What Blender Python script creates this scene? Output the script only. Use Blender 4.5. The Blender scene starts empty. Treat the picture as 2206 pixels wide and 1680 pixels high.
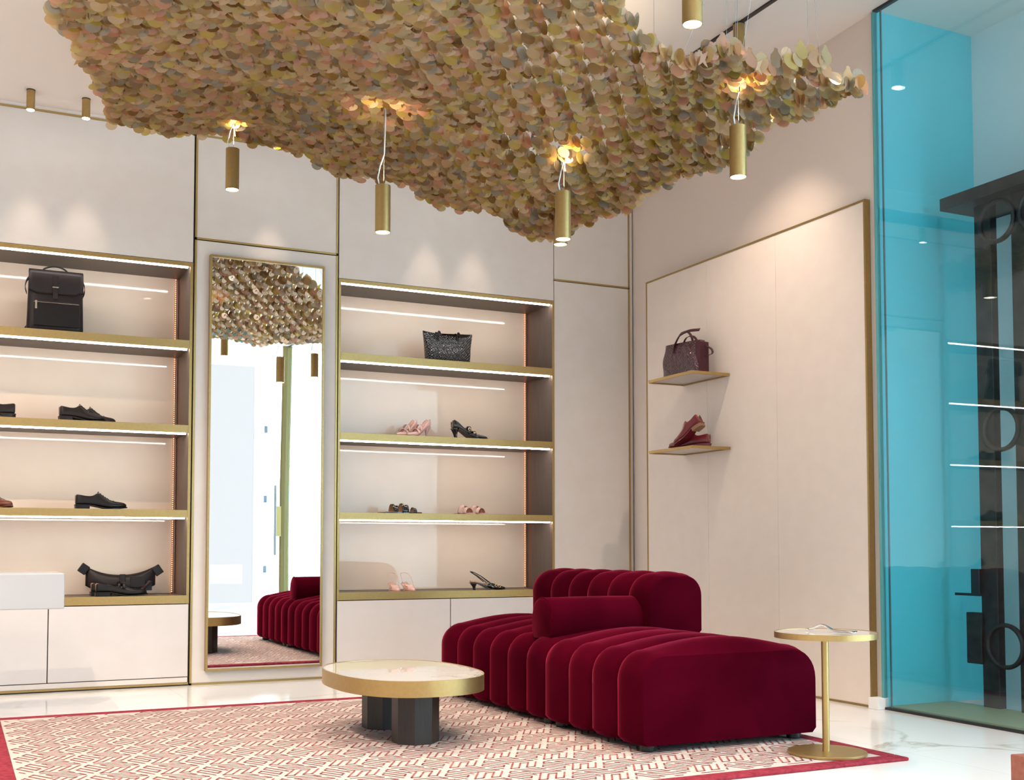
import bpy, math, random
from mathutils import Vector, Matrix
random.seed(7)
sc = bpy.context.scene
C = sc.collection
PI = math.pi

# ------------------------------------------------------------------ camera, world, exposure
cd = bpy.data.cameras.new('camera')
cam = bpy.data.objects.new('camera', cd); C.objects.link(cam)
cam.location = (0, 0, 0.85)
cam.rotation_euler = (math.radians(90 + 2.771), 0, math.radians(-25.683))
cd.sensor_width = 36; cd.lens = 36 * 2461 / 2206
cd.shift_x = (1103 - 1083.6) / 2206; cd.shift_y = (1061.7 - 840) / 2206
cd.clip_start = 0.05
sc.camera = cam

w = bpy.data.worlds.new('sky'); sc.world = w; w.use_nodes = True
bg = w.node_tree.nodes['Background']
bg.inputs[0].default_value = (0.76, 0.89, 1.0, 1); bg.inputs[1].default_value = 7.0

sc.view_settings.view_transform = 'Standard'
sc.view_settings.look = 'None'
sc.view_settings.exposure = 0.32
sc.view_settings.gamma = 1
sc.cycles.use_denoising = True
sc.cycles.max_bounces = 8
sc.cycles.diffuse_bounces = 4
sc.cycles.glossy_bounces = 4
sc.cycles.transmission_bounces = 4
sc.cycles.transparent_max_bounces = 24
sc.cycles.caustics_reflective = False
sc.cycles.caustics_refractive = False
sc.cycles.sample_clamp_indirect = 4.0
sc.cycles.use_adaptive_sampling = True
sc.cycles.adaptive_threshold = 0.02

def area(name, loc, rot, sx, sy, power, col, portal=False):
    l = bpy.data.lights.new(name, 'AREA'); l.shape = 'RECTANGLE'; l.size = sx; l.size_y = sy
    l.energy = power; l.color = col
    if portal: l.cycles.is_portal = True
    o = bpy.data.objects.new(name, l); C.objects.link(o); o.location = loc; o.rotation_euler = rot
    return o
# portals in the two glazed openings of the shop front (they only guide the sky light)
area('sky_portal', (5.6, 0.7, 1.85), (0, math.radians(90), 0), 3.6, 4.4, 1, (1, 1, 1), True)
area('sky_portal', (4.55, -1.75, 1.85), (math.radians(90), 0, 0), 2.0, 3.6, 1, (1, 1, 1), True)

# ------------------------------------------------------------------ materials
MATS = {}
def mat(name, col=(.8, .8, .8), rough=.5, metal=0, **kw):
    if name in MATS: return MATS[name]
    m = bpy.data.materials.new(name); m.use_nodes = True; MATS[name] = m
    b = m.node_tree.nodes['Principled BSDF']
    b.inputs['Base Color'].default_value = (*col, 1)
    b.inputs['Roughness'].default_value = rough
    b.inputs['Metallic'].default_value = metal
    for k, v in kw.items():
        k = k.replace('_', ' ')
        b.inputs[k].default_value = v if not isinstance(v, tuple) else (*v, 1)
    return m
def nd(m, t, **inp):
    n = m.node_tree.nodes.new(t)
    for k, v in inp.items():
        if hasattr(n, k): setattr(n, k, v)
    return n
def lk(m, a, b): m.node_tree.links.new(a, b)
def noise_col(m, c1, c2, scale=5, detail=4, lo=.35, hi=.65, mapping=(1, 1, 1), rough=.5):
    b = m.node_tree.nodes['Principled BSDF']
    tc = nd(m, 'ShaderNodeTexCoord'); mp = nd(m, 'ShaderNodeMapping'); mp.inputs['Scale'].default_value = mapping
    n = nd(m, 'ShaderNodeTexNoise'); n.inputs['Scale'].default_value = scale; n.inputs['Detail'].default_value = detail
    n.inputs['Roughness'].default_value = rough
    r = nd(m, 'ShaderNodeValToRGB')
    r.color_ramp.elements[0].position = lo; r.color_ramp.elements[0].color = (*c1, 1)
    r.color_ramp.elements[1].position = hi; r.color_ramp.elements[1].color = (*c2, 1)
    lk(m, tc.outputs['Object'], mp.inputs[0]); lk(m, mp.outputs[0], n.inputs[0]); lk(m, n.outputs[0], r.inputs[0])
    lk(m, r.outputs[0], b.inputs['Base Color'])
    return n, r
def bump(m, src, strength=.2, dist=.01):
    bp = nd(m, 'ShaderNodeBump'); bp.inputs['Strength'].default_value = strength; bp.inputs['Distance'].default_value = dist
    lk(m, src, bp.inputs['Height']); lk(m, bp.outputs[0], m.node_tree.nodes['Principled BSDF'].inputs['Normal'])
    return bp

M_wall = mat('wall_paint', (.78, .68, .61), .85)
M_white = mat('white_paint', (.86, .86, .86), .8)
M_ceil = mat('ceiling_paint', (.90, .815, .75), .9)
M_clad = mat('pale_wall_fabric', (.70, .68, .66), .75)
n_, _ = noise_col(M_clad, (.735, .665, .61), (.765, .705, .66), 7, 6, .3, .7); bump(M_clad, n_.outputs[0], .05, .004)
M_door = mat('pale_lacquer', (.80, .765, .745), .6)
noise_col(M_door, (.68, .63, .615), (.71, .665, .65), 6, 6, .3, .7)
M_beige = mat('beige_wall_fabric', (.76, .665, .60), .8)
noise_col(M_beige, (.80, .70, .625), (.83, .73, .655), 9, 6, .3, .7)
M_brass = mat('brushed_brass', (.45, .31, .12), .42, .9)
n_, _ = noise_col(M_brass, (.39, .265, .105), (.43, .295, .12), 60, 3, .3, .7); bump(M_brass, n_.outputs[0], .03, .001)
M_brassd = mat('satin_brass', (.44, .31, .12), .42, .85)
M_gap = mat('shadow_gap', (.03, .024, .02), .8)
M_brown = mat('brown_oak_veneer', (.2, .15, .12), .45)
n_, _ = noise_col(M_brown, (.095, .067, .051), (.135, .098, .077), 30, 4, .3, .7, (3, 3, .15)); bump(M_brown, n_.outputs[0], .1, .001)
M_back = mat('beige_back_painted_glass', (.78, .62, .485), .5, Coat_Weight=.75, Coat_Roughness=.0, Coat_IOR=1.5)
noise_col(M_back, (.79, .61, .46), (.82, .64, .49), 5, 5, .3, .7)
M_mirror = mat('mirror_silver', (.95, .965, .97), .0, 1)
M_black = mat('black_metal', (.015, .014, .014), .4)
M_iron = mat('old_dark_iron', (.03, .024, .022), .55, .3)
n_, _ = noise_col(M_iron, (.018, .015, .015), (.055, .042, .036), 14, 8, .35, .7); bump(M_iron, n_.outputs[0], .3, .004)
M_teal = mat('teal_glass_wall', (.12, .62, .70), .35)
noise_col(M_teal, (.11, .60, .68), (.14, .65, .73), 2, 3, .3, .7, (1, 1, .3))
M_bronze = mat('dark_bronze', (.055, .043, .036), .45, .15)
n_, _ = noise_col(M_bronze, (.020, .016, .014), (.032, .026, .022), 25, 4, .3, .7, (4, 4, .3)); bump(M_bronze, n_.outputs[0], .05, .001)
M_olive = mat('olive_metal_threshold', (.40, .38, .22), .5, .2)
M_terra = mat('red_brown_stone', (.24, .075, .045), .6)
n_, _ = noise_col(M_terra, (.20, .058, .035), (.30, .10, .065), 40, 8, .3, .7); bump(M_terra, n_.outputs[0], .2, .003)
M_chrome = mat('polished_steel', (.80, .78, .75), .12, 1)
M_cable = mat('white_cable', (.85, .85, .86), .4)
M_wire = mat('steel_wire', (.35, .34, .33), .4, .6)
M_foot = mat('black_plastic', (.01, .011, .012), .35)

# marble floor: white with sparse grey-gold veins and large tiles
M_floor = mat('white_marble', (.86, .85, .84), .12, IOR=1.45)
def marble(m, base, vein, scale, th=.035, tiles=False):
    b = m.node_tree.nodes['Principled BSDF']
    tc = nd(m, 'ShaderNodeTexCoord')
    n1 = nd(m, 'ShaderNodeTexNoise'); n1.inputs['Scale'].default_value = scale * .8; n1.inputs['Detail'].default_value = 8; n1.inputs['Distortion'].default_value = .6
    s = nd(m, 'ShaderNodeMath', operation='SUBTRACT'); s.inputs[1].default_value = .5
    a = nd(m, 'ShaderNodeMath', operation='ABSOLUTE')
    r = nd(m, 'ShaderNodeValToRGB'); r.color_ramp.elements[0].color = (1, 1, 1, 1); r.color_ramp.elements[1].color = (0, 0, 0, 1)
    r.color_ramp.elements[0].position = 0; r.color_ramp.elements[1].position = th
    n2 = nd(m, 'ShaderNodeTexNoise'); n2.inputs['Scale'].default_value = scale * 1.3; n2.inputs['Detail'].default_value = 3
    r2 = nd(m, 'ShaderNodeValToRGB'); r2.color_ramp.elements[0].position = .5; r2.color_ramp.elements[1].position = .68
    mu = nd(m, 'ShaderNodeMath', operation='MULTIPLY')
    mx = nd(m, 'ShaderNodeMixRGB'); mx.inputs[1].default_value = (*base, 1); mx.inputs[2].default_value = (*vein, 1)
    lk(m, tc.outputs['Object'], n1.inputs[0]); lk(m, tc.outputs['Object'], n2.inputs[0])
    lk(m, n1.outputs[0], s.inputs[0]); lk(m, s.outputs[0], a.inputs[0]); lk(m, a.outputs[0], r.inputs[0])
    lk(m, n2.outputs[0], r2.inputs[0]); lk(m, r.outputs[0], mu.inputs[0]); lk(m, r2.outputs[0], mu.inputs[1])
    lk(m, mu.outputs[0], mx.inputs[0])
    out = mx.outputs[0]
    if tiles:
        br = nd(m, 'ShaderNodeTexBrick'); br.inputs['Scale'].default_value = 1; br.inputs['Mortar Size'].default_value = .0018
        br.inputs['Brick Width'].default_value = 1.2; br.inputs['Row Height'].default_value = 1.2; br.offset = 0
        br.inputs['Color1'].default_value = (1, 1, 1, 1); br.inputs['Color2'].default_value = (.985, .985, .985, 1); br.inputs['Mortar'].default_value = (.82, .80, .78, 1)
        m3 = nd(m, 'ShaderNodeMixRGB', blend_type='MULTIPLY'); m3.inputs[0].default_value = 1
        lk(m, tc.outputs['Object'], br.inputs[0]); lk(m, out, m3.inputs[1]); lk(m, br.outputs[0], m3.inputs[2]); out = m3.outputs[0]
    lk(m, out, b.inputs['Base Color'])
marble(M_floor, (.83, .825, .82), (.52, .47, .40), 1.1, .02, True)
M_marble = mat('polished_marble', (.85, .84, .83), .04, Coat_Weight=.6, Coat_Roughness=.0)
marble(M_marble, (.82, .80, .78), (.52, .42, .30), 2.6, .02)
M_desk = mat('pale_grey_lacquer', (.46, .465, .48), .25)

def emis(name, col, st):
    m = bpy.data.materials.new(name); m.use_nodes = True; MATS[name] = m
    b = m.node_tree.nodes['Principled BSDF']; b.inputs['Base Color'].default_value = (0, 0, 0, 1)
    b.inputs['Emission Color'].default_value = (*col, 1); b.inputs['Emission Strength'].default_value = st
    return m
E_led = emis('led_strip_light', (1, .955, .93), 20)
E_warm = emis('warm_led_strip', (1, .36, .17), 4)
E_lamp = emis('lamp_glow', (1, .93, .80), 14)

def velvet(name, c1, c2):
    m = mat(name, c1, .75); b = m.node_tree.nodes['Principled BSDF']
    b.inputs['Sheen Weight'].default_value = .55; b.inputs['Sheen Roughness'].default_value = .3
    b.inputs['Sheen Tint'].default_value = (.80, .07, .15, 1); b.inputs['Specular IOR Level'].default_value = 0
    n, r = noise_col(m, c1, c2, 2.5, 5, .38, .62)
    n2 = nd(m, 'ShaderNodeTexNoise'); n2.inputs['Scale'].default_value = 900
    bump(m, n2.outputs[0], .15, .001)
    return m
M_velvet = velvet('burgundy_velvet', (.038, .0008, .0050), (.058, .0013, .0075))

def leather(name, col, rough=.35, coat=.0, scale=120, st=.12):
    m = mat(name, col, rough); b = m.node_tree.nodes['Principled BSDF']
    b.inputs['Coat Weight'].default_value = coat; b.inputs['Specular IOR Level'].default_value = .25; b.inputs['Coat Roughness'].default_value = .08
    n = nd(m, 'ShaderNodeTexNoise'); n.inputs['Scale'].default_value = scale; bump(m, n.outputs[0], st, .001)
    return m
L_black = leather('black_leather', (.008, .006, .006), .33, .12)
L_brownblack = leather('dark_brown_leather', (.016, .010, .009), .38, .1)
L_pack = leather('soft_black_leather', (.016, .0105, .010), .42, .0, 60, .2)
L_patent = mat('black_patent_leather', (.006, .006, .007), .08, Coat_Weight=1.0, Coat_Roughness=.02)
L_pink = mat('pink_patent_leather', (.88, .54, .47), .2, Coat_Weight=.7, Coat_Roughness=.05)
L_tan = leather('tan_leather_lining', (.52, .30, .18), .5)
L_nude = leather('pink_beige_lining', (.62, .38, .28), .5)
L_burg = leather('burgundy_leather', (.14, .010, .016), .28, .5)
L_burgd = leather('dark_burgundy_leather', (.055, .012, .020), .4, .1)
L_cognac = leather('cognac_leather', (.13, .030, .012), .28, .5)
L_heel = mat('wooden_heel', (.22, .12, .06), .5)
M_gold = mat('gold_hardware', (.85, .62, .30), .2, 1)
M_redtext = mat('red_lettering', (.35, .02, .02), .5)
def woven(name, col, rough, scale):
    m = mat(name, col, rough); b = m.node_tree.nodes['Principled BSDF']
    b.inputs['Coat Weight'].default_value = .6; b.inputs['Coat Roughness'].default_value = .05
    tc = nd(m, 'ShaderNodeTexCoord'); mp = nd(m, 'ShaderNodeMapping'); mp.inputs['Rotation'].default_value = (0, math.radians(45), 0)
    mp.inputs['Scale'].default_value = (1, 1, 1)
    ck = nd(m, 'ShaderNodeTexVoronoi'); ck.inputs['Scale'].default_value = scale; ck.inputs['Randomness'].default_value = .35
    lk(m, tc.outputs['Object'], mp.inputs[0]); lk(m, mp.outputs[0], ck.inputs[0])
    bp = bump(m, ck.outputs['Distance'], 1.0, .008); lk(m, bp.outputs[0], b.inputs['Coat Normal'])
    return m
L_weave = woven('black_woven_leather', (.007, .006, .006), .22, 75)
L_weaveb = woven('burgundy_woven_leather', (.045, .007, .013), .3, 75)

# tinted glass: transparent + mirror reflection by fresnel
def glass(name, tint, refl=1.0):
    m = bpy.data.materials.new(name); m.use_nodes = True; nt = m.node_tree; nt.nodes.clear()
    o = nt.nodes.new('ShaderNodeOutputMaterial'); t = nt.nodes.new('ShaderNodeBsdfTransparent'); t.inputs[0].default_value = (*tint, 1)
    g = nt.nodes.new('ShaderNodeBsdfGlossy'); g.inputs['Roughness'].default_value = 0; g.inputs[0].default_value = (refl, refl, refl, 1)
    f = nt.nodes.new('ShaderNodeFresnel'); ge = nt.nodes.new('ShaderNodeNewGeometry'); mr = nt.nodes.new('ShaderNodeMapRange')
    mr.inputs['To Min'].default_value = 1.45; mr.inputs['To Max'].default_value = 1 / 1.45
    nt.links.new(ge.outputs['Backfacing'], mr.inputs['Value']); nt.links.new(mr.outputs[0], f.inputs[0]); mx = nt.nodes.new('ShaderNodeMixShader')
    nt.links.new(f.outputs[0], mx.inputs[0]); nt.links.new(t.outputs[0], mx.inputs[1]); nt.links.new(g.outputs[0], mx.inputs[2]); nt.links.new(mx.outputs[0], o.inputs[0])
    MATS[name] = m; return m
G_pane = glass('blue_green_glass', (.83, .93, .96))
G_clear = glass('clear_glass', (.96, .98, .98))

# ------------------------------------------------------------------ mesh helpers
class MB:
    def __init__(s): s.v = []; s.f = []; s.mi = []; s.cur = 0
    def add(s, vs, fs):
        k = len(s.v); s.v += [tuple(p) for p in vs]; s.f += [tuple(i + k for i in f) for f in fs]; s.mi += [s.cur] * len(fs)
    def box(s, x0, x1, y0, y1, z0, z1):
        s.add([(x0, y0, z0), (x1, y0, z0), (x1, y1, z0), (x0, y1, z0), (x0, y0, z1), (x1, y0, z1), (x1, y1, z1), (x0, y1, z1)],
              [(0, 3, 2, 1), (4, 5, 6, 7), (0, 1, 5, 4), (1, 2, 6, 5), (2, 3, 7, 6), (3, 0, 4, 7)]); return s
    def prism(s, poly, z0, z1):
        n = len(poly)
        s.add([(x, y, z0) for x, y in poly] + [(x, y, z1) for x, y in poly],
              [tuple(range(n - 1, -1, -1)), tuple(range(n, 2 * n))] + [(i, (i + 1) % n, n + (i + 1) % n, n + i) for i in range(n)]); return s
    def cyl(s, c, r, z0, z1, n=32, r2=None, phase=0):
        r2 = r if r2 is None else r2
        vs = [(c[0] + r * math.cos(phase + 2 * PI * i / n), c[1] + r * math.sin(phase + 2 * PI * i / n), z0) for i in range(n)] + \
             [(c[0] + r2 * math.cos(phase + 2 * PI * i / n), c[1] + r2 * math.sin(phase + 2 * PI * i / n), z1) for i in range(n)]
        s.add(vs, [tuple(range(n - 1, -1, -1)), tuple(range(n, 2 * n))] + [(i, (i + 1) % n, n + (i + 1) % n, n + i) for i in range(n)]); return s
    def rings(s, rings, closed=True, cap=True):
        n = len(rings[0]); vs = [p for r in rings for p in r]; fs = []
        for i in range(len(rings) - 1):
            for j in range(n if closed else n - 1):
                a = i * n + j; b = i * n + (j + 1) % n
                fs.append((a, b, b + n, a + n))
        if cap and closed:
            fs.append(tuple(range(n - 1, -1, -1))); k = (len(rings) - 1) * n; fs.append(tuple(range(k, k + n)))
        s.add(vs, fs); return s
    def tube(s, pts, r, n=10, rx=None, up=Vector((0, 0, 1))):
        pts = [Vector(p) for p in pts]; rings = []
        for i, p in enumerate(pts):
            d = (pts[min(i + 1, len(pts) - 1)] - pts[max(i - 1, 0)]).normalized()
            u = up if abs(d.dot(up)) < .95 else Vector((1, 0, 0))
            a = d.cross(u).normalized(); b = a.cross(d).normalized()
            ra = r if rx is None else rx
            rings.append([p + a * ra * math.cos(2 * PI * k / n) + b * r * math.sin(2 * PI * k / n) for k in range(n)])
        return s.rings(rings)
    def torus(s, c, R, r, axis='x', n=40, m=10, flat=1):
        rings = []
        for i in range(n):
            t = 2 * PI * i / n; ring = []
            for j in range(m):
                q = 2 * PI * j / m; rr = R + r * math.cos(q); h = r * flat * math.sin(q)
                p = {'x': (h, rr * math.cos(t), rr * math.sin(t)), 'z': (rr * math.cos(t), rr * math.sin(t), h), 'y': (rr * math.cos(t), h, rr * math.sin(t))}[axis]
                ring.append((c[0] + p[0], c[1] + p[1], c[2] + p[2]))
            rings.append(ring)
        rings.append(rings[0]); return s.rings(rings, True, False)
    def obj(s, name, m, parent=None, smooth=False, bevel=0, sub=0, solid=0, ang=None):
        me = bpy.data.meshes.new(name); me.from_pydata([tuple(v) for v in s.v], [], s.f)
        ms = m if isinstance(m, (list, tuple)) else [m]
        for q in ms: me.materials.append(q)
        if len(ms) > 1: me.polygons.foreach_set('material_index', s.mi)
        me.validate(); me.update()
        o = bpy.data.objects.new(name, me); C.objects.link(o)
        if parent: o.parent = parent
        if smooth:
            me.polygons.foreach_set('use_smooth', [True] * len(me.polygons))
            if ang: me.set_sharp_from_angle(angle=math.radians(ang))
        if solid: q = o.modifiers.new('solidify', 'SOLIDIFY'); q.thickness = solid; q.offset = 0
        if bevel:
            q = o.modifiers.new('bevel', 'BEVEL'); q.width = bevel; q.segments = 2; q.limit_method = 'ANGLE'; q.angle_limit = math.radians(50)
        if sub: q = o.modifiers.new('subdivision', 'SUBSURF'); q.levels = sub; q.render_levels = sub
        return o
def thing(name, label, cat, loc=(0, 0, 0), rz=0, group=None, rx=0, ry=0):
    o = bpy.data.objects.new(name, None); C.objects.link(o); o.location = loc; o.rotation_euler = (rx, ry, rz)
    o['label'] = label; o['category'] = cat
    if group: o['group'] = group
    return o
def tag(o, label, cat, group=None):
    o['label'] = label; o['category'] = cat
    if group: o['group'] = group
    return o
def struct(o): o['kind'] = 'structure'; return o
def dup(root, loc, rz=None, label=None, group=None):
    r = root.copy(); C.objects.link(r); r.location = loc
    if rz is not None: r.rotation_euler = (root.rotation_euler[0], root.rotation_euler[1], rz)
    if label: r['label'] = label
    if group: r['group'] = group
    for ch in list(root.children):
        c = ch.copy(); C.objects.link(c); c.parent = r
        for g in list(ch.children):
            d = g.copy(); C.objects.link(d); d.parent = c
    return r
def box(name, x0, x1, y0, y1, z0, z1, m, parent=None, bevel=0):
    return MB().box(x0, x1, y0, y1, z0, z1).obj(name, m, parent, bevel=bevel)

# ------------------------------------------------------------------ room shell
def XW(y): return 4.47 + .0467 * (y - 4.6)           # face of the right wall
FY = 7.277                                            # front of the back wall cladding
struct(box('floor', -3, 9, -6, 8.3, -.1, 0, M_floor))
struct(box('wall_back', -3, 5.6, 7.76, 7.95, 0, 4.2, M_clad))
struct(MB().prism([(XW(4.62), 4.62), (5.2, 4.62), (5.2, 7.76), (XW(7.76), 7.76)], 0, 4.2).obj('wall_right', M_wall))
struct(box('wall_left', -3.1, -3, -1.9, 8, 0, 4.2, M_white))
E_rear_fill = emis('rear_fill_glow', (.93, .97, 1), .74)  # added glow on the white rear wall, emits fill light into the room
struct(MB().box(-3, -2.9, -1.9, -1.75, 0, 4.2).box(3.85, 3.93, -1.9, -1.75, 0, 4.2).box(-2.9, 3.85, -1.9, -1.75, 3.45, 4.2).box(-2.9, 3.85, -1.9, -1.75, 0, .08).obj('wall_rear', M_white))
struct(box('wall_rear_glow', -2.9, 3.85, -1.80, -1.77, .08, 3.45, E_rear_fill))  # glowing sheet in place of the plain rear wall, brightens the room
# ceilings: a lower one on the left and along the back, a higher one over the sofa
ZL, ZH, XS = 3.505, 3.775, 1.25
struct(MB().box(-3, XS, -1.9, 7.76, ZL, ZL + .1).box(XS, 5.2, 7.0, 7.76, ZL, ZL + .1).obj('ceiling', M_ceil))
struct(MB().box(XS, 5.4, -1.9, 7.0, ZH, ZH + .1).obj('ceiling', M_ceil))
struct(MB().box(XS - .02, XS, -1.9, 7.0, ZL, ZH + .05).box(XS, 5.2, 7.0, 7.02, ZL, ZH + .05).obj('trim_1', M_ceil))
struct(box('trim_2', 5.2, 6.6, -1.9, 5, ZH, ZH + .1, M_ceil))
# vestibule behind the glass
struct(box('wall_side', 5.19, 5.3, 3.05, 4.64, 0, ZH, M_white))
struct(box('wall_end', 4.475, 5.19, 4.612, 4.619, .012, ZH, M_teal))
struct(box('baseboard_right', 4.40, 4.475, 4.60, 4.672, 0, .06, M_white, bevel=.003))

# glass partition along the right side
def gx(y): return 4.452 + .02 * (y - 4.61)
p = MB(); p.prism([(gx(4.606), 4.606), (gx(4.606) + .012, 4.606), (gx(-1.7) + .012, -1.7), (gx(-1.7), -1.7)], .012, ZH - .01)
gl = struct(p.obj('window_1', G_pane))
fr = MB(); fr.prism([(gx(4.61) - .004, 4.612), (gx(4.61) + .022, 4.612), (gx(-1.7) + .022, -1.7), (gx(-1.7) - .004, -1.7)], 0, .012)
fr.prism([(gx(4.61) - .004, 4.612), (gx(4.61) + .022, 4.612), (gx(-1.7) + .022, -1.7), (gx(-1.7) - .004, -1.7)], ZH - .014, ZH)
fr.obj('window_rail', M_black, gl)
MB().box(gx(4.61) - .006, gx(4.61) + .018, 4.603, 4.62, .012, ZH - .014).obj('window_edge_profile', mat('teal_glass_edge', (.10, .36, .38), .2), gl)
MB().box(gx(4.56) + .013, gx(4.56) + .02, 4.568, 4.576, .012, ZH - .014).obj('window_seal', mat('grey_seal', (.10, .16, .18), .4), gl)
# rear entrance: glazing with brass post, seen in the mirror
gd = struct(MB().box(3.93, 4.02, -1.86, -1.83, 0, ZH).box(4.02, 5.6, -1.85, -1.84, 0, ZH).obj('window_2', G_clear))
struct(MB().box(5.6, 5.61, -1.8, 3.05, 0, ZH).obj('window_3', G_clear))
struct(box('trim_3', 5.58, 5.64, 3.0, 3.1, 0, ZH, M_white))

dr = thing('glass_door', 'frameless glass entrance door with brass edge post, seen in the tall mirror', 'door', (0, 0, 0))
box('door_leaf', 4.04, 4.245, -1.72, -1.71, .01, 2.9, G_clear, dr)
pts = [(4.29, -1.70, 0), (4.285, -1.70, .9), (4.288, -1.70, 1.8), (4.30, -1.70, 2.6), (4.315, -1.70, ZH)]
MB().tube(pts, .02, 8, .07, up=Vector((0, 1, 0))).obj('brass_post', mat('olive_brass_post', (.20, .15, .045), .5, .2), dr)
box('pull_handle', 4.125, 4.155, -1.66, -1.63, .75, 1.75, mat('grey_handle', (.22, .22, .22), .5), dr, .003)
box('lock_plate', 4.165, 4.23, -1.70, -1.66, 1.02, 1.45, M_brassd, dr, .002)
for z in (.55, 1.55, 2.55): box('hinge', 3.985, 4.03, -1.74, -1.68, z - .05, z + .05, mat('steel_hinge', (.2, .23, .27), .35, .7), dr, .002)
tag(box('access_panel', 3.25, 3.7, -1.752, -1.742, .35, .62, M_white, None, .001), 'white flush access panel low on the white rear wall, seen in the mirror', 'panel')

# iron gate and lintel behind the glass
lt = tag(MB().box(4.80, 5.19, 3.06, 4.50, 2.68, 2.748).obj('lintel', M_iron, bevel=.004), 'heavy dark iron lintel beam above the old gate behind the glass', 'beam')
gt = thing('iron_gate', 'old dark iron gate with ring ornaments standing behind the blue-green glass', 'gate', (4.9, 4.36, 0))
def post(dy, wd, z1=2.68, dx=0, t=.05): return MB().box(dx, dx + t, dy - wd, dy, .0, z1)
post(0, .105).obj('post', M_iron, gt, bevel=.004); post(-.235, .10).obj('post', M_iron, gt, bevel=.004)
post(-.345, .05, dx=.01, t=.03).obj('post', mat('worn_iron', (.09, .085, .09), .5, .4), gt); post(-.40, .30).obj('post', M_iron, gt, bevel=.004)
post(-.82, .10).obj('post', M_iron, gt, bevel=.004)
for zc in (2.565, 1.47, .345):
    for yc in (-.15, -.40): MB().torus((.0, yc, zc), .108, .012, 'x', 40, 8, 1.5).obj('ring', M_iron, gt, smooth=True)
box('latch_box', -.02, .04, -.005, .05, .60, .74, M_black, gt, .003)
box('handle', -.03, -.015, -.02, .15, .598, .612, M_black, gt, .002)
box('lock_plate', -.015, .03, -.01, .09, .24, .51, M_iron, gt, .004)
tag(box('door_threshold', gx(4.5) + .03, 4.94, 3.0, 4.6, 0, .018, M_olive, None, .002), 'olive metal threshold slab at the foot of the glass', 'threshold')
tag(box('wall_socket', 5.178, 5.19, 4.05, 4.13, .36, .48, M_white, None, .002), 'white blank socket plate on the wall seen through the lower gate ring', 'socket')

# ------------------------------------------------------------------ back wall joinery
def cabinet(x0, x1, label):
    t = thing('display_cabinet', label, 'cabinet', (x0, FY, 0))
    W = x1 - x0; D = .483
    # carcass sides, top, plinth
    MB().box(0, .017, .004, D, .053, 2.65).box(W - .018, W, .004, D, .053, 2.65).box(.017, W - .018, .004, D, 2.628, 2.65).box(.017, W - .018, .42, D, .53, 2.628).obj('carcass', M_brown, t)
    MB().box(0, .016, 0, .006, .507, 2.65).box(W - .0175, W, 0, .006, .507, 2.65).box(.016, W - .0175, 0, .006, 2.624, 2.65).obj('brass_frame', M_brass, t, bevel=.0008)
    b = MB().box(.019, W - .045, .40, .412, .558, 2.627).obj('back_panel', M_back, t)
    MB().box(W - .032, W - .022, .405, .419, .558, 2.627).obj('led_channel', mat('brown_grey_channel', (.22, .18, .15), .6), t)
    MB().box(.019, W - .0185, .004, .42, .530, .556).obj('base_shelf', M_brown, t)
    MB().box(.016, W - .0175, 0, .02, .507, .558).obj('base_edge', M_brass, t, bevel=.0008)
    s = MB()                                               # warm dotted strip in the right corner
    z = .565
    while z < 2.62: s.box(W - .042, W - .038, .395, .399, z, z + .007); z += .0135
    s.obj('warm_light_strip', E_warm, t)
    for zt, zb in ((2.155, 2.103), (1.62, 1.571), (1.088, 1.041)):
        sh = MB().box(.019, W - .0185, .012, .40, zb, zt).obj('shelf', M_brown, t)
        MB().box(.0165, W - .018, .0, .012, zb, zt).obj('shelf_edge', M_brass, sh, bevel=.0008)
        MB().box(.02, W - .03, .014, .032, zb - .009, zb).obj('led_strip', E_led, sh)
    MB().box(.02, W - .03, .008, .028, 2.617, 2.6275).obj('top_led_strip', E_led, t)
    for k in range(2):
        a = .004 + k * (W / 2 - .001); MB().box(a, a + W / 2 - .007, 0, .02, .056, .502).obj('door', M_door, t, bevel=.001)
    MB().box(.004, W - .004, .008, D, .0, .5).obj('recess', M_gap, t)
    MB().box(.004, W - .004, .001, .02, .021, .051).obj('plinth', M_clad, t)
    MB().box(0, W, -.002, .02, .007, .020).obj('plinth_strip', M_brass, t)
    return t
CL = cabinet(-.299, 1.331, 'left tall brass-edged display cabinet holding the black backpack and lace-up shoes')
CR = cabinet(2.284, 3.914, 'right tall brass-edged display cabinet holding the black tote and pink heels')

def panel(label, x0, x1, z0, z1, frame='', seat=.0, m=M_clad, f=.012):
    t = thing('wall_panel', label, 'wall panel', (x0, FY, z0)); W = x1 - x0; H = z1 - z0
    a = f if 'l' in frame else .002; b = f if 'r' in frame else .002; c = f if 't' in frame else .0; d = f if 'b' in frame else .002
    MB().box(a, W - b, 0 + (.003 if frame else 0), .483, d, H - c).obj('panel', m, t, bevel=.0008)
    if frame:
        q = MB()
        if 'l' in frame: q.box(0, f, -.001, .03, 0, H)
        if 'r' in frame: q.box(W - f, W, -.001, .03, 0, H)
        if 't' in frame: q.box(0, W, -.001, .03, H - f, H)
        if 'b' in frame: q.box(0, W, -.001, .03, 0, f)
        q.obj('brass_edge', M_brassd, t)
    return t
panel('large pale wall panel above the left display cabinet', -.299, 1.331, 2.651, 3.482, 't')
panel('pale brass-edged wall panel above the tall mirror', 1.339, 2.277, 2.804, 3.482, 'lrbt')
panel('tall pale brass-edged wall panel behind the mirror', 1.339, 2.277, .0, 2.799, 'lrb')
panel('large pale wall panel above the right display cabinet', 2.284, 3.912, 2.651, 3.482, 't')
panel('small upper pale brass-edged panel in the corner by the right wall', 3.914, 4.56, 2.803, 3.482, 'rbt')
panel('tall lower pale brass-edged panel in the corner by the right wall', 3.914, 4.56, .0, 2.80, 'rb')
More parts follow.
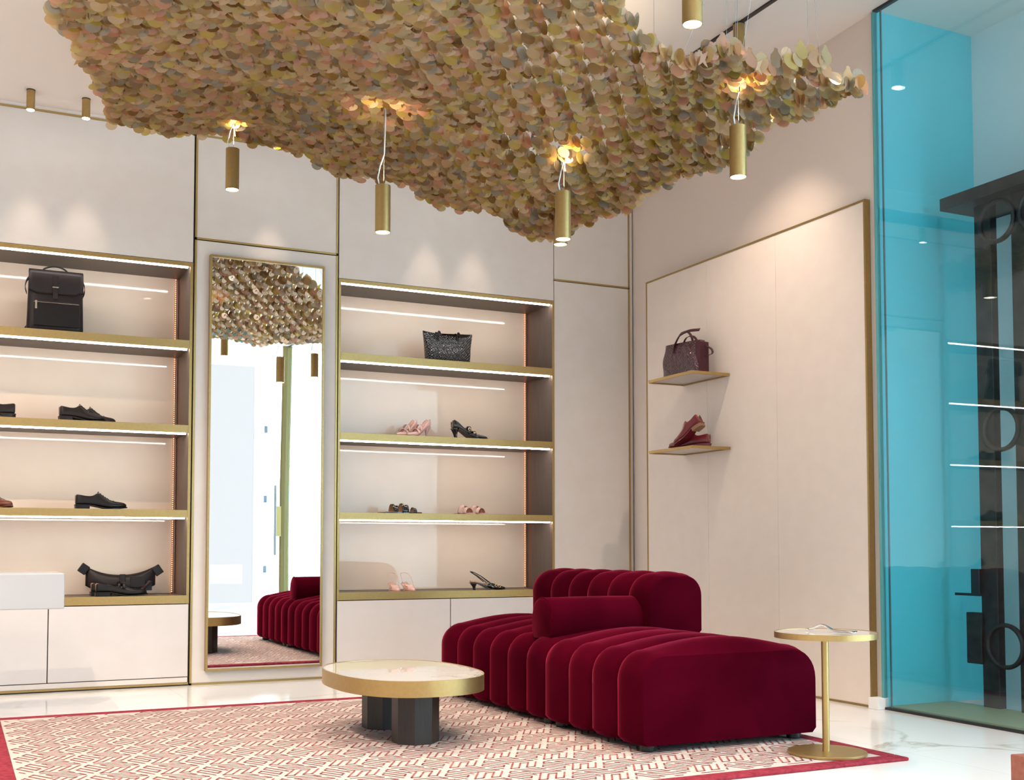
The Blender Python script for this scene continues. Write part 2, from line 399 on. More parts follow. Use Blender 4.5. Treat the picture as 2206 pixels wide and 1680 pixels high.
struct(box('trim_4', 4.562, 4.584, FY + .004, 7.76, 0, 3.47, M_clad))
struct(box('trim_5', -.299, 4.60, FY + .01, 7.76, 3.484, 3.505, M_ceil))
struct(MB().box(1.3315, 1.3385, FY + .02, 7.70, 0, 3.47).box(2.2775, 2.2835, FY + .02, 7.70, 0, 3.47).box(4.585, 4.60, FY + .02, 7.70, 0, 3.47).obj('trim_6', M_gap))
panel('pale wall panel left of the left display cabinet', -3, -.302, .0, 3.482, 't')

# mirror
mr = thing('mirror', 'tall narrow wall mirror in a slim brass frame between the two display cabinets', 'mirror', (1.428, 7.277, .086))
W, H = .747, 2.62
MB().box(0, .013, -.045, -.002, 0, H).box(W - .013, W, -.045, -.002, 0, H).box(.013, W - .013, -.045, -.002, 0, .014).box(.013, W - .013, -.045, -.002, H - .014, H).obj('frame', M_brass, mr, bevel=.0008)
MB().box(.012, W - .012, -.036, -.012, .013, H - .013).obj('mirror_glass', M_mirror, mr)

# right wall display panel with two glass-like shelves
rp = thing('wall_display_panel', 'large beige wall panel in a brass frame carrying two small shelves', 'wall panel', (4.432, 4.676, 0))
for a, b in ((.012, .755), (.757, 1.455), (1.457, 2.169)):
    MB().box(.003, .036, a, b, .012, 2.738).obj('panel', M_beige, rp)
MB().box(0, .038, 0, .012, 0, 2.75).box(0, .036, 2.169, 2.181, 0, 2.75).box(0, .036, .012, 2.169, 2.738, 2.75).box(0, .036, .012, 2.169, 0, .012).obj('brass_frame', M_brass, rp)
MB().box(.036, .18, .03, 2.15, .02, 2.72).obj('backing', M_wall, rp)
def wshelf(z, label):
    t = thing('wall_shelf', label, 'shelf', (4.432, 5.884, z))
    MB().box(-.294, -.002, .0, .014, -.018, 0).box(-.294, -.28, .014, .494, -.018, 0).box(-.28, -.002, .494, .508, -.018, 0).obj('brass_rim', M_brass, t)
    MB().box(-.014, -.002, .014, .494, -.018, 0).obj('brass_rim', M_brass, t)
    MB().box(-.28, -.014, .014, .494, -.010, -.002).obj('shelf_board', mat('grey_shelf_board', (.48, .44, .42), .35), t)
wshelf(1.962, 'upper brass-rimmed shelf on the right wall, under the burgundy tote bag')
wshelf(1.492, 'lower brass-rimmed shelf on the right wall, under the burgundy shoes')

# ------------------------------------------------------------------ lamps
def spot(loc, e, col, size, blend, target=None, r=.03):
    l = bpy.data.lights.new('lamp_light', 'SPOT'); l.energy = e; l.color = col; l.spot_size = math.radians(size); l.spot_blend = min(1, blend + .1); l.shadow_soft_size = r
    o = bpy.data.objects.new('lamp_light', l); C.objects.link(o)
    o.location = loc
    d = Vector(target) - Vector(loc) if target else Vector((0, 0, -1))
    o.rotation_euler = d.to_track_quat('-Z', 'Y').to_euler(); return o
WARM = (1, .80, .62)
def pendant(x, y, zb, label, zc=None, slack=True, e=42, up=26, ztop=ZH):
    t = thing('pendant_lamp', label, 'lamp', (x, y, zb), 0, 'brass pendant lamps')
    R, L = .0365, .225
    m = MB(); n = 40
    prof = [(R - .003, .0), (R, 0.0), (R, L), (0.001, L)]
    rings = [[(r * math.cos(2 * PI * i / n), r * math.sin(2 * PI * i / n), z) for i in range(n)] for r, z in prof]
    rings.insert(0, [((R - .003) * math.cos(2 * PI * i / n), (R - .003) * math.sin(2 * PI * i / n), .02) for i in range(n)])
    m.rings(rings, True, False).obj('lamp_body', M_brass, t, smooth=True, ang=40)
    MB().cyl((0, 0), R - .003, .003, .006, 32).obj('light_disc', E_lamp, t)
    MB().tube([(0.004, 0, L), (0.004, 0, ztop - zb)], .0012, 6).obj('suspension_wire', M_wire, t)
    if slack:
        zz = (zc if zc else zb + .45) - zb
        MB().tube([(-.022, -.01, L), (-.030, -.012, L + .03), (-.018, -.01, L + .09), (.004, -.004, L + .15), (.012, 0, zz), (.006, 0, zz + .15)], .0032, 8).obj('power_cable', M_cable, t, smooth=True)
    spot((x, y, zb - .005), e, WARM, 95, .8, r=.035)
    if up: spot((x + .01, y - .01, zb + L + .02), up, (1, .80, .55), 80, .9, (x + .01, y - .01, zb + 3), .01)
    return t
pendant(1.33, 6.17, 2.80, 'brass pendant lamp nearest the mirror, leftmost hanging under the gold canopy', 3.1, ztop=ZH)
pendant(1.805, 5.07, 2.345, 'brass pendant lamp in the middle, second from the left under the gold canopy', 2.9)
pendant(2.555, 4.66, 2.30, 'brass pendant lamp before the lowest point of the gold canopy, third from left', 2.63)
pendant(2.90, 5.32, 2.475, 'brass pendant lamp half hidden behind another one at the lowest canopy point', 2.75)
pendant(3.06, 3.99, 2.47, 'brass pendant lamp on the right, hanging under the right wing of the canopy', 2.85)
pendant(2.35, 3.32, 2.725, 'large near brass pendant lamp cut by the top edge of the picture', slack=False, up=0)

def ceiling_spot(x, y, ztop, label, tgt, e=40, tilt=0, size=42, L=.118, r=.0235):
    t = thing('ceiling_spotlight', label, 'lamp', (x, y, ztop), tilt, 'brass ceiling spotlights')
    m = MB().cyl((0, 0), r, -L, -.004, 36); m.obj('lamp_body', M_brass, t, smooth=True, ang=40)
    MB().cyl((0, 0), r + .001, -.006, 0, 36).obj('ceiling_ring', M_gap, t)
    MB().cyl((0, 0), r - .002, -L - .002, -L - .0005, 32).obj('light_disc', E_lamp, t)
    spot((x, y, ztop - L - .01), e, (1, .80, .63), size, .9, tgt, .012)
    return t
lab = ['first small brass spotlight on the ceiling from the left picture edge', 'second small brass spotlight on the ceiling from the left, beside the canopy',
       'small brass spotlight glowing just under the back edge of the canopy above the mirror', 'small brass spotlight on the back ceiling hidden behind the canopy, left of a pair', 'small brass spotlight on the back ceiling hidden behind the canopy, right of a pair']
for k, x in enumerate((.352, .655, 1.80, 2.90, 3.25)):
    ceiling_spot(x, 7.05, ZL, lab[k], (x + .02, 7.30, 2.05), 14, size=38)
# track with one spotlight
tr = tag(MB().box(3.875, 3.90, 1.2, 5.85, ZH - .008, ZH).obj('ceiling_track', M_black), 'thin black track recessed in the ceiling above the canopy', 'track')
ceiling_spot(3.888, 5.05, ZH - .006, 'brass spotlight mounted on the black ceiling track', (4.2, 5.9, .6), 80, L=.165, r=.032, size=90)
for i, y in enumerate((3.6, 2.2)):
    ceiling_spot(3.888, y, ZH - .006, ['brass spotlight on the black ceiling track, next nearer one', 'brass spotlight on the black ceiling track, nearest one'][i], (3.6, y + 1.4, .0), 30, L=.165, r=.032, size=80)
for i, (x, y) in enumerate(((-.6, 5.6), (-.6, 4.0), (-.6, 2.4), (.7, 1.2), (2.4, .9), (-.6, .6))):  # unseen spots added to raise the ambient light evenly
    ceiling_spot(x, y, ZL if x < XS else ZH, 'added unseen fill spotlight on the near ceiling outside the picture, ' + ['back left', 'middle left', 'near left', 'front centre', 'front right', 'front left'][i], (x + .3, y + .8, 0), 215, L=.165, r=.032, size=120)

# ------------------------------------------------------------------ canopy of translucent scales
CP = [(.28, 4.40, 2.82), (.62, 6.2, 3.12), (.85, 6.25, 3.12), (1.33, 6.2, 3.20), (1.5, 6.35, 3.16), (1.86, 5.07, 2.97), (2.12, 6.17, 3.0), (2.64, 5.95, 2.83), (2.96, 5.57, 2.60),
      (2.6, 4.84, 2.67), (3.19, 5.1, 2.65), (3.19, 4.87, 2.72), (3.3, 4.4, 2.69), (3.06, 3.99, 2.905), (3.43, 4.1, 2.85), (3.76, 3.99, 3.0), (3.37, 3.86, 3.02), (2.85, 3.76, 2.9), (2.6, 3.77, 2.80), (2.36, 3.70, 2.86),
      (2.2, 3.58, 2.90), (.3, 3.4, 2.75), (1.2, 3.6, 2.72), (1.1, 4.6, 2.90), (1.3, 5.4, 3.08), (.75, 5.4, 3.0), (2.3, 4.3, 2.78), (1.7, 4.3, 2.84), (2.0, 3.2, 2.92), (1.3, 2.9, 2.85)]
def canopy_z(x, y):
    sw = sz = 0
    for a, b, c in CP:
        d = (x - a) ** 2 + (y - b) ** 2 + .012
        q = 1 / d ** 1.5; sw += q; sz += q * c
    return sz / sw
OUT = [(.30, 3.0), (.24, 4.0), (.28, 4.42), (.40, 4.75), (.45, 5.2), (.58, 5.6), (.66, 5.95), (.70, 6.3), (.85, 6.30), (1.3, 6.38), (1.6, 6.36), (2.12, 6.2), (2.64, 5.98), (2.98, 5.58), (3.2, 5.12), (3.22, 4.85), (3.32, 4.42), (3.45, 4.14), (3.80, 4.0), (3.74, 3.93),
       (3.42, 3.84), (3.1, 3.84), (2.85, 3.72), (2.6, 3.74), (2.36, 3.66), (2.2, 3.56), (2.12, 3.42), (2.18, 3.30), (2.0, 3.0)]
def inside(x, y, P=OUT):
    c = False; n = len(P)
    for i in range(n):
        x1, y1 = P[i]; x2, y2 = P[(i + 1) % n]
        if (y1 > y) != (y2 > y) and x < (x2 - x1) * (y - y1) / (y2 - y1) + x1: c = not c
    return c
def scale_mat():
    m = bpy.data.materials.new('gold_translucent_film'); m.use_nodes = True; nt = m.node_tree; nt.nodes.clear()
    N = nt.nodes.new; Lk = nt.links.new
    o = N('ShaderNodeOutputMaterial'); g = N('ShaderNodeNewGeometry'); r = N('ShaderNodeValToRGB')
    cr = r.color_ramp; cr.interpolation = 'CONSTANT'
    cols = [(.62, .43, .21), (.70, .50, .28), (.52, .39, .09), (.64, .38, .20), (.53, .43, .22), (.38, .22, .07), (.66, .34, .22), (.66, .50, .13), (.36, .32, .26), (.76, .58, .38), (.52, .33, .13), (.26, .13, .04)]
    cr.elements[0].position = 0; cr.elements[0].color = (*cols[0], 1); cr.elements[1].position = 1 / 12; cr.elements[1].color = (*cols[1], 1)
    for i in range(2, 12): e = cr.elements.new(i / 12); e.color = (*cols[i], 1)
    Lk(g.outputs['Random Per Island'], r.inputs[0])
    d = N('ShaderNodeBsdfDiffuse'); t = N('ShaderNodeBsdfTranslucent'); tr = N('ShaderNodeBsdfTransparent'); gl = N('ShaderNodeBsdfGlossy'); gl.inputs['Roughness'].default_value = .14
    gl.inputs[0].default_value = (.95, .97, .88, 1)
    for q in (d, t, tr): Lk(r.outputs[0], q.inputs[0])
    hs = N('ShaderNodeHueSaturation'); hs.inputs['Value'].default_value = 1.35; hs.inputs['Saturation'].default_value = 1.15; Lk(r.outputs[0], hs.inputs['Color']); Lk(hs.outputs[0], tr.inputs[0])
    a = N('ShaderNodeMixShader'); a.inputs[0].default_value = .55; Lk(d.outputs[0], a.inputs[1]); Lk(t.outputs[0], a.inputs[2])
    b = N('ShaderNodeMixShader'); b.inputs[0].default_value = .28; Lk(a.outputs[0], b.inputs[1]); Lk(tr.outputs[0], b.inputs[2])
    f = N('ShaderNodeFresnel'); f.inputs[0].default_value = 2.0; c = N('ShaderNodeMixShader'); Lk(f.outputs[0], c.inputs[0]); Lk(b.outputs[0], c.inputs[1]); Lk(gl.outputs[0], c.inputs[2])
    Lk(c.outputs[0], o.inputs[0]); return m
M_scale = scale_mat()
def disc_poly(r, kind):
    if kind == 0:                                  # round scale with a small lobed tab on top
        p = [(r * math.cos(t), r * math.sin(t)) for t in [math.radians(a) for a in range(-235, 56, 29)]]
        p += [(.36 * r, 1.12 * r), (.30 * r, 1.42 * r), (0, 1.55 * r), (-.30 * r, 1.42 * r), (-.36 * r, 1.12 * r)]
        return p
    if kind == 1:                                  # plain disc
        return [(r * math.cos(2 * PI * i / 12), r * math.sin(2 * PI * i / 12)) for i in range(12)]
    return [(-.75 * r, -r), (-.3 * r, -.75 * r), (0, -.45 * r), (.3 * r, -.75 * r), (.75 * r, -r), (.35 * r, -.1 * r), (.75 * r, r), (.3 * r, .72 * r), (0, .5 * r), (-.3 * r, .72 * r), (-.75 * r, r), (-.35 * r, -.1 * r)]
def piece(mb, c, az, tilt, r, kind):
    # az: direction the face looks at (around z), tilt: rotation downwards
    R = Matrix.Rotation(az, 3, 'Z') @ Matrix.Rotation(tilt, 3, 'X')
    P = disc_poly(r, kind)
    mb.add([Vector(c) + R @ Vector((a, 0, b)) for a, b in P], [tuple(range(len(P)))])
pieces = []
PX_, DY_ = .140, .092
jt = lambda q: random.uniform(-q, q)
ny = 0; y = 3.0
while y < 6.45:
    x = .13 + (PX_ / 2 if ny % 2 else 0)
    while x < 3.9:
        dense = [(-.05, .045, -.020, -.2, -.3, .034, 1), (.0, .05, -.012, .3, -.25, .034, 1), (.045, .05, .0, 0, -.2, .036, 0), (.02, .02, .030, .1, .0, .036, 0), (-.05, .03, .035, .1, .0, .036, 1)] if x > 2.75 else []
        for dx, dy, dz, az, tl, r, kd in ((-.048, .0, .0, -.08, -.10, .033, 0), (-.004, .004, .001, .40, -.06, .031, 1), (-.046, .014, -.004, 0, -.22, .040, 1), (-.004, .018, -.006, .25, -.2, .034, 1),
                                      (.044, .0, -.004, 0, -.04, .034, 2), (.020, .0, .0, 1.35, 0, .033, 1), (.068, .0, .0, -1.35, 0, .033, 1), (-.047, -.006, .010, -.05, .1, .017, 1),
                                      (.028, -.010, -.030, .5, -.55, .027, 1), (.062, -.010, -.030, -.5, -.55, .027, 1), (-.05, .045, -.030, -.2, -.35, .030, 1), *dense):
            xx, yy = x + dx, y + dy
            if inside(xx, yy): pieces.append(((xx, yy, canopy_z(xx, yy) + dz + jt(.002)), az + jt(.12), tl + jt(.12), r, kd))
        x += PX_
    y += DY_; ny += 1
cv = thing('ceiling_sculpture', 'large wavy canopy of translucent gold scales hanging from the ceiling', 'ceiling sculpture', (1.9, 4.7, 2.9))
def rel(pc): return ((pc[0][0] - 1.9, pc[0][1] - 4.7, pc[0][2] - 2.9),) + tuple(pc[1:])
cx, cy = math.sin(math.radians(25.7)), math.cos(math.radians(25.7))
order = sorted(range(len(pieces)), key=lambda i: pieces[i][0][0] ** 2 + pieces[i][0][1] ** 2)
seen = [i for i in order if pieces[i][4] == 0 and (lambda p: 0 < (p[2] - .85) / (p[0] * cx + p[1] * cy) * .999 < .468)(pieces[i][0])]
big = set(seen[:100])
for i in sorted(big):
    mb = MB(); piece(mb, *rel(pieces[i])); mb.obj('scale', M_scale, cv)
mb = MB()
for i, pc in enumerate(pieces):
    if i not in big: piece(mb, *rel(pc))
o = mb.obj('scales', M_scale, cv); o['kind'] = 'stuff'
for x, y in ((.75, 4.6), (.9, 5.9), (1.6, 5.9), (1.2, 3.6), (2.3, 5.6), (2.9, 5.2), (2.7, 4.1), (3.1, 4.05), (3.45, 3.98), (2.0, 3.9), (2.9, 3.85)):
    z = canopy_z(x, y); zt = ZL if x < XS else ZH
    MB().tube([(x - 1.9, y - 4.7, z - 2.9), (x - 1.9, y - 4.7, zt - 2.9)], .0009, 5).obj('hanging_wire', M_wire, cv)
for a, b in (((2.62, 3.8), (3.0, 3.7)), ((3.5, 3.95), (3.1, 3.6)), ((3.0, 3.9), (3.02, 3.65))):
    z = canopy_z(*a); MB().tube([(a[0] - 1.9, a[1] - 4.7, z - 2.9), (b[0] - 1.9, b[1] - 4.7, ZH - 2.9)], .0009, 5).obj('hanging_wire', M_wire, cv)

# ------------------------------------------------------------------ rug
RX0, RX1, RY0, RY1, RH = .15, 3.47, 3.46, 6.20, .014
rg = thing('rug', 'large cream rug with red meander pattern and red border under the sofa', 'rug', (RX0, RY0, 0))
W, H = RX1 - RX0, RY1 - RY0; B = .075
M_rugc = mat('cream_wool', (.62, .54, .47), .95); n_, _ = noise_col(M_rugc, (.47, .415, .38), (.57, .515, .48), 22, 6, .3, .7, (1, 2, 1)); bump(M_rugc, n_.outputs[0], .3, .004)
M_rugb = mat('red_wool_border', (.36, .06, .08), .95, Specular_IOR_Level=.1); n_, _ = noise_col(M_rugb, (.19, .018, .032), (.32, .045, .065), 45, 8, .3, .7); bump(M_rugb, n_.outputs[0], .8, .006)
M_rugr = mat('red_wool_line', (.42, .13, .12), .95); noise_col(M_rugr, (.22, .035, .04), (.40, .11, .10), 9, 5, .35, .65, (1, 3, 1))
MB().box(B, W - B, B, H - B, 0, RH - .002).obj('woven_field', M_rugc, rg)
q = MB(); ns = 60
def wob(k): return .003 * math.sin(k * 1.7) + .002 * math.sin(k * 3.1)
q.box(0, W, 0, B, 0, RH).box(0, W, H - B, H, 0, RH).box(0, B, B, H - B, 0, RH).box(W - B, W, B, H - B, 0, RH)
q.obj('border', M_rugb, rg, bevel=.005)
pt = MB(); zt = RH - .0005; lw = .0052
rk = random.Random(3)
def seg(p, q):
    lo, hx, hy = B + .002, W - B - .002, H - B - .002
    if not (lo < p.x < hx and lo < p.y < hy and lo < q.x < hx and lo < q.y < hy): return
    d = (q - p).normalized(); e = Vector((-d.y, d.x)); lw = .0034
    p2, q2 = p - d * lw, q + d * lw
    pt.add([(*(p2 - e * lw), zt), (*(q2 - e * lw), zt), (*(q2 + e * lw), zt), (*(p2 + e * lw), zt)], [(0, 1, 2, 3)])
SS = .135
for i in range(-2, int(W / (1.5 * SS)) + 3):
    for j in range(-int(i / 2) - 3, int(H / (1.732 * SS)) + 3):
        c = Vector((1.5 * SS * i, .866 * SS * i + 1.732 * SS * j))
        v = [Vector((SS * math.cos(math.radians(a)), SS * math.sin(math.radians(a)))) for a in (0, 120, 240)]
        for k in range(3):
            A, Bv = v[k], v[(k + 1) % 3]
            pts = [(.0, .12), (.86, .12), (.86, .37), (.14, .37), (.14, .62), (.86, .62), (.86, .87), (.12, .87)]
            P = [c + A * a + Bv * b for a, b in pts]
            for a, b in zip(P, P[1:]): seg(a, b)
pt.obj('meander_pattern', M_rugr, rg)

# ------------------------------------------------------------------ sofa
cr_ = [0]
def rib_block(name, parent, x0, x1, z0, z1, y0, nr, rw, rl, rr, amt, m=M_velvet, nseg=10, crown=0.0):
    # section in x-z with rounded top corners, extruded along y in nr puffed ribs; flat ends with rounded rim
    def section(infl):
        P = []; X0, X1, Z1 = x0 - infl, x1 + infl, z1 + infl
        P.append((X0 + .02, z0)); P.append((X0, z0 + .02))
        zs = Z1 - rl
        for k in range(1, 5): P.append((X0, z0 + .02 + (zs - z0 - .02) * k / 4))
        for k in range(1, 9):
            t = PI - PI / 2 * k / 8; P.append((X0 + rl + rl * math.cos(t), Z1 - rl + rl * math.sin(t)))
        n = 10
        for k in range(1, n): 
            u = k / n; P.append((X0 + rl + (X1 - rr - X0 - rl) * u, Z1 + cr_[0] * crown * math.sin(PI * u)))
        for k in range(0, 9):
            t = PI / 2 - PI / 2 * k / 8; P.append((X1 - rr + rr * math.cos(t), Z1 - rr + rr * math.sin(t)))
        zs = Z1 - rr
        for k in range(3, -1, -1): P.append((X1, z0 + .02 + (zs - z0 - .02) * k / 4))
        P.append((X1 - .02, z0)); return P
    cxx, czz = (x0 + x1) / 2, (z0 + z1) / 2; cr_[0] = 0
    rings = []
    def ring(y, infl, sc=1.0):
        return [(cxx + (x - cxx) * sc, y, czz + (z - czz) * sc if z > z0 + .001 else z0 + (1 - sc) * .1) for x, z in section(infl)]
    Y1 = y0 + nr * rw
    rings.append(ring(y0, -.008)); rings.append(ring(y0 + .006, -.003))
    for r in range(nr):
        for k in range(nseg):
            u = (k + .5) / nseg
            v = abs(2 * u - 1)
            infl = amt * (1 - v ** 2.6) - amt * .55
            yy = y0 + (r + u) * rw
            if (r == 0 and yy < y0 + .012) or (r == nr - 1 and yy > Y1 - .012): continue
            cr_[0] = min(1, min(yy - y0, Y1 - yy) / .07) ** .5 if crown else 0
            rings.append(ring(yy, infl))
        if r < nr - 1: rings.append(ring(y0 + (r + 1) * rw, -amt * .95))
    cr_[0] = 0
    rings.append(ring(Y1 - .006, -.003)); rings.append(ring(Y1, -.008))
    mb = MB(); mb.rings(rings); mb.obj(name, m, parent, smooth=True, ang=42)
sf = thing('sofa', 'burgundy velvet modular sofa with ribbed channels standing on the rug', 'sofa', (2.535, 3.97, RH))
rib_block('seat_module', sf, .0, .91, .03, .400, .0, 4, .2125, .11, .13, .028, crown=.045)
rib_block('seat_module', sf, .0, .91, .03, .400, .851, 6, .2125, .11, .13, .028, crown=.045)
rib_block('backrest', sf, .59, .912, .40, .700, .852, 6, .2125, .11, .10, .024, crown=.008)
for x, y in ((.07, .07), (.835, .07), (.07, .80), (.835, .80), (.07, .92), (.07, 2.05), (.835, .92), (.835, 2.05)):
    MB().cyl((x, y), .032, 0, .042, 24).obj('foot', M_foot, sf, bevel=.003)
# piping on near end
bo = thing('bolster_cushion', 'plain burgundy velvet bolster cushion lying across the sofa seat', 'cushion', (2.60, 4.87, .395 + RH))
m = MB(); n = 28; rings = []
def bsec(s=1.0):
    P = []
    for k in range(17):
        t = PI * k / 16; P.append((-.105 * math.cos(t) * s, .095 + .105 * math.sin(t) * s))
    P += [(.105 * s, .03), (.085 * s, .0), (-.085 * s, .0), (-.105 * s, .03)]
    return P
for x, s in ((0, .90), (.003, .965), (.010, 1), (.2, 1.012), (.35, 1.012), (.53, 1), (.545, .96), (.55, .9)):
    rings.append([(x, .105 + a, b) for a, b in bsec(s)])
m.rings(rings).obj('cushion_body', M_velvet, bo, smooth=True)
MB().tube([(.008, .105 + a * 1.0, b) for a, b in bsec(1.005)[:17]], .0025, 6).obj('piping', M_velvet, bo, smooth=True)

# ------------------------------------------------------------------ coffee table
ct = thing('coffee_table', 'low marble coffee table with brass rim on two octagonal bronze legs', 'table', (1.835, 4.877, RH))
def sell(a, b, n, k=96): return [(a * math.copysign(abs(math.cos(t)) ** (2 / n), math.cos(t)), b * math.copysign(abs(math.sin(t)) ** (2 / n), math.sin(t))) for t in [2 * PI * i / k for i in range(k)]]
ZT = .304 - RH
oA, iA = sell(.322, .478, 2.45), sell(.316, .472, 2.45)
k = len(oA)
m = MB(); m.add([(x, y, ZT - .068) for x, y in oA] + [(x, y, ZT) for x, y in oA] + [(x, y, ZT) for x, y in iA] + [(x, y, ZT - .006) for x, y in iA],
      [(i, (i + 1) % k, k + (i + 1) % k, k + i) for i in range(k)] + [(k + i, k + (i + 1) % k, 2 * k + (i + 1) % k, 2 * k + i) for i in range(k)] +
      [(2 * k + i, 2 * k + (i + 1) % k, 3 * k + (i + 1) % k, 3 * k + i) for i in range(k)] + [tuple(range(k - 1, -1, -1))])
m.obj('brass_rim', M_brass, ct, smooth=True, ang=40)
MB().prism(iA, ZT - .03, ZT - .002).obj('marble_top', M_marble, ct)
for x, y in ((-.01, -.205), (.005, .24)):
    MB().cyl((x, y), .103, 0, ZT - .066, 8, phase=PI / 8).obj('leg', M_bronze, ct, bevel=.0015)

# ------------------------------------------------------------------ side table and shoehorn
st = thing('side_table', 'small round marble side table on a brass pole beside the sofa', 'table', (3.235, 3.672, RH))
MB().cyl((0, 0), .158, 0, .010, 64).obj('base_disc', M_brassd, st, bevel=.001)
MB().cyl((-.010, -.006), .0145, .010, .472, 32).obj('pole', M_brassd, st, smooth=True, ang=40)
m = MB(); n = 80
prof = [(.001, .470), (.206, .470), (.206, .494), (.2025, .494), (.2025, .490)]
m.rings([[(r * math.cos(2 * PI * i / n), r * math.sin(2 * PI * i / n), z) for i in range(n)] for r, z in prof], True, False).obj('brass_rim', M_brass, st, smooth=True, ang=40)
MB().cyl((0, 0), .2022, .476, .4925, 80).obj('marble_top', M_marble, st)
sh = thing('shoehorn', 'polished steel shoehorn lying on the round side table', 'shoehorn', (3.21, 3.745, RH + .493), math.radians(-76))
P = []
for i in range(15):
    u = i / 14; wd = .006 + .018 * max(0, (u - .35) / .65) ** .8 if u > .1 else .010 * (1 - abs(u * 10 - .5)) + .003
    zz = .004 + .022 * math.exp(-((u - .30) / .16) ** 2)
    P.append([(u * .215, wd * c, zz + .006 * abs(c) ** 2) for c in (-1, -.5, 0, .5, 1)])
m = MB(); m.rings(P, False, False); m.obj('shoehorn_blade', M_chrome, sh, smooth=True, solid=.0025)
MB().torus((-.006, 0, .006), .008, .0025, 'z', 20, 8).obj('hanging_loop', M_chrome, sh, smooth=True)

# ------------------------------------------------------------------ desk (only a corner in the picture) and red plinth
dk = thing('desk', 'pale grey cash desk corner jutting in from the left in front of the cabinet', 'desk', (-1.6, 6.2, 0))
MB().box(0, 2.115, 0, .48, .543, .7235).obj('desk_top', M_desk, dk, bevel=.006)
MB().box(.05, .15, .04, .44, 0, .543).obj('desk_side', M_desk, dk, bevel=.004)
MB().box(.9, 1.0, .30, .44, 0, .543).obj('desk_support', M_desk, dk, bevel=.004)
pl_ = MB().box(0, .45, -.40, 0, 0, .15).obj('plinth', M_terra, bevel=.004); pl_.location = (3.26, 2.793, 0); pl_.rotation_euler = (0, 0, math.radians(-9))
tag(pl_, 'red-brown stone block standing on the floor at the bottom right corner', 'block')

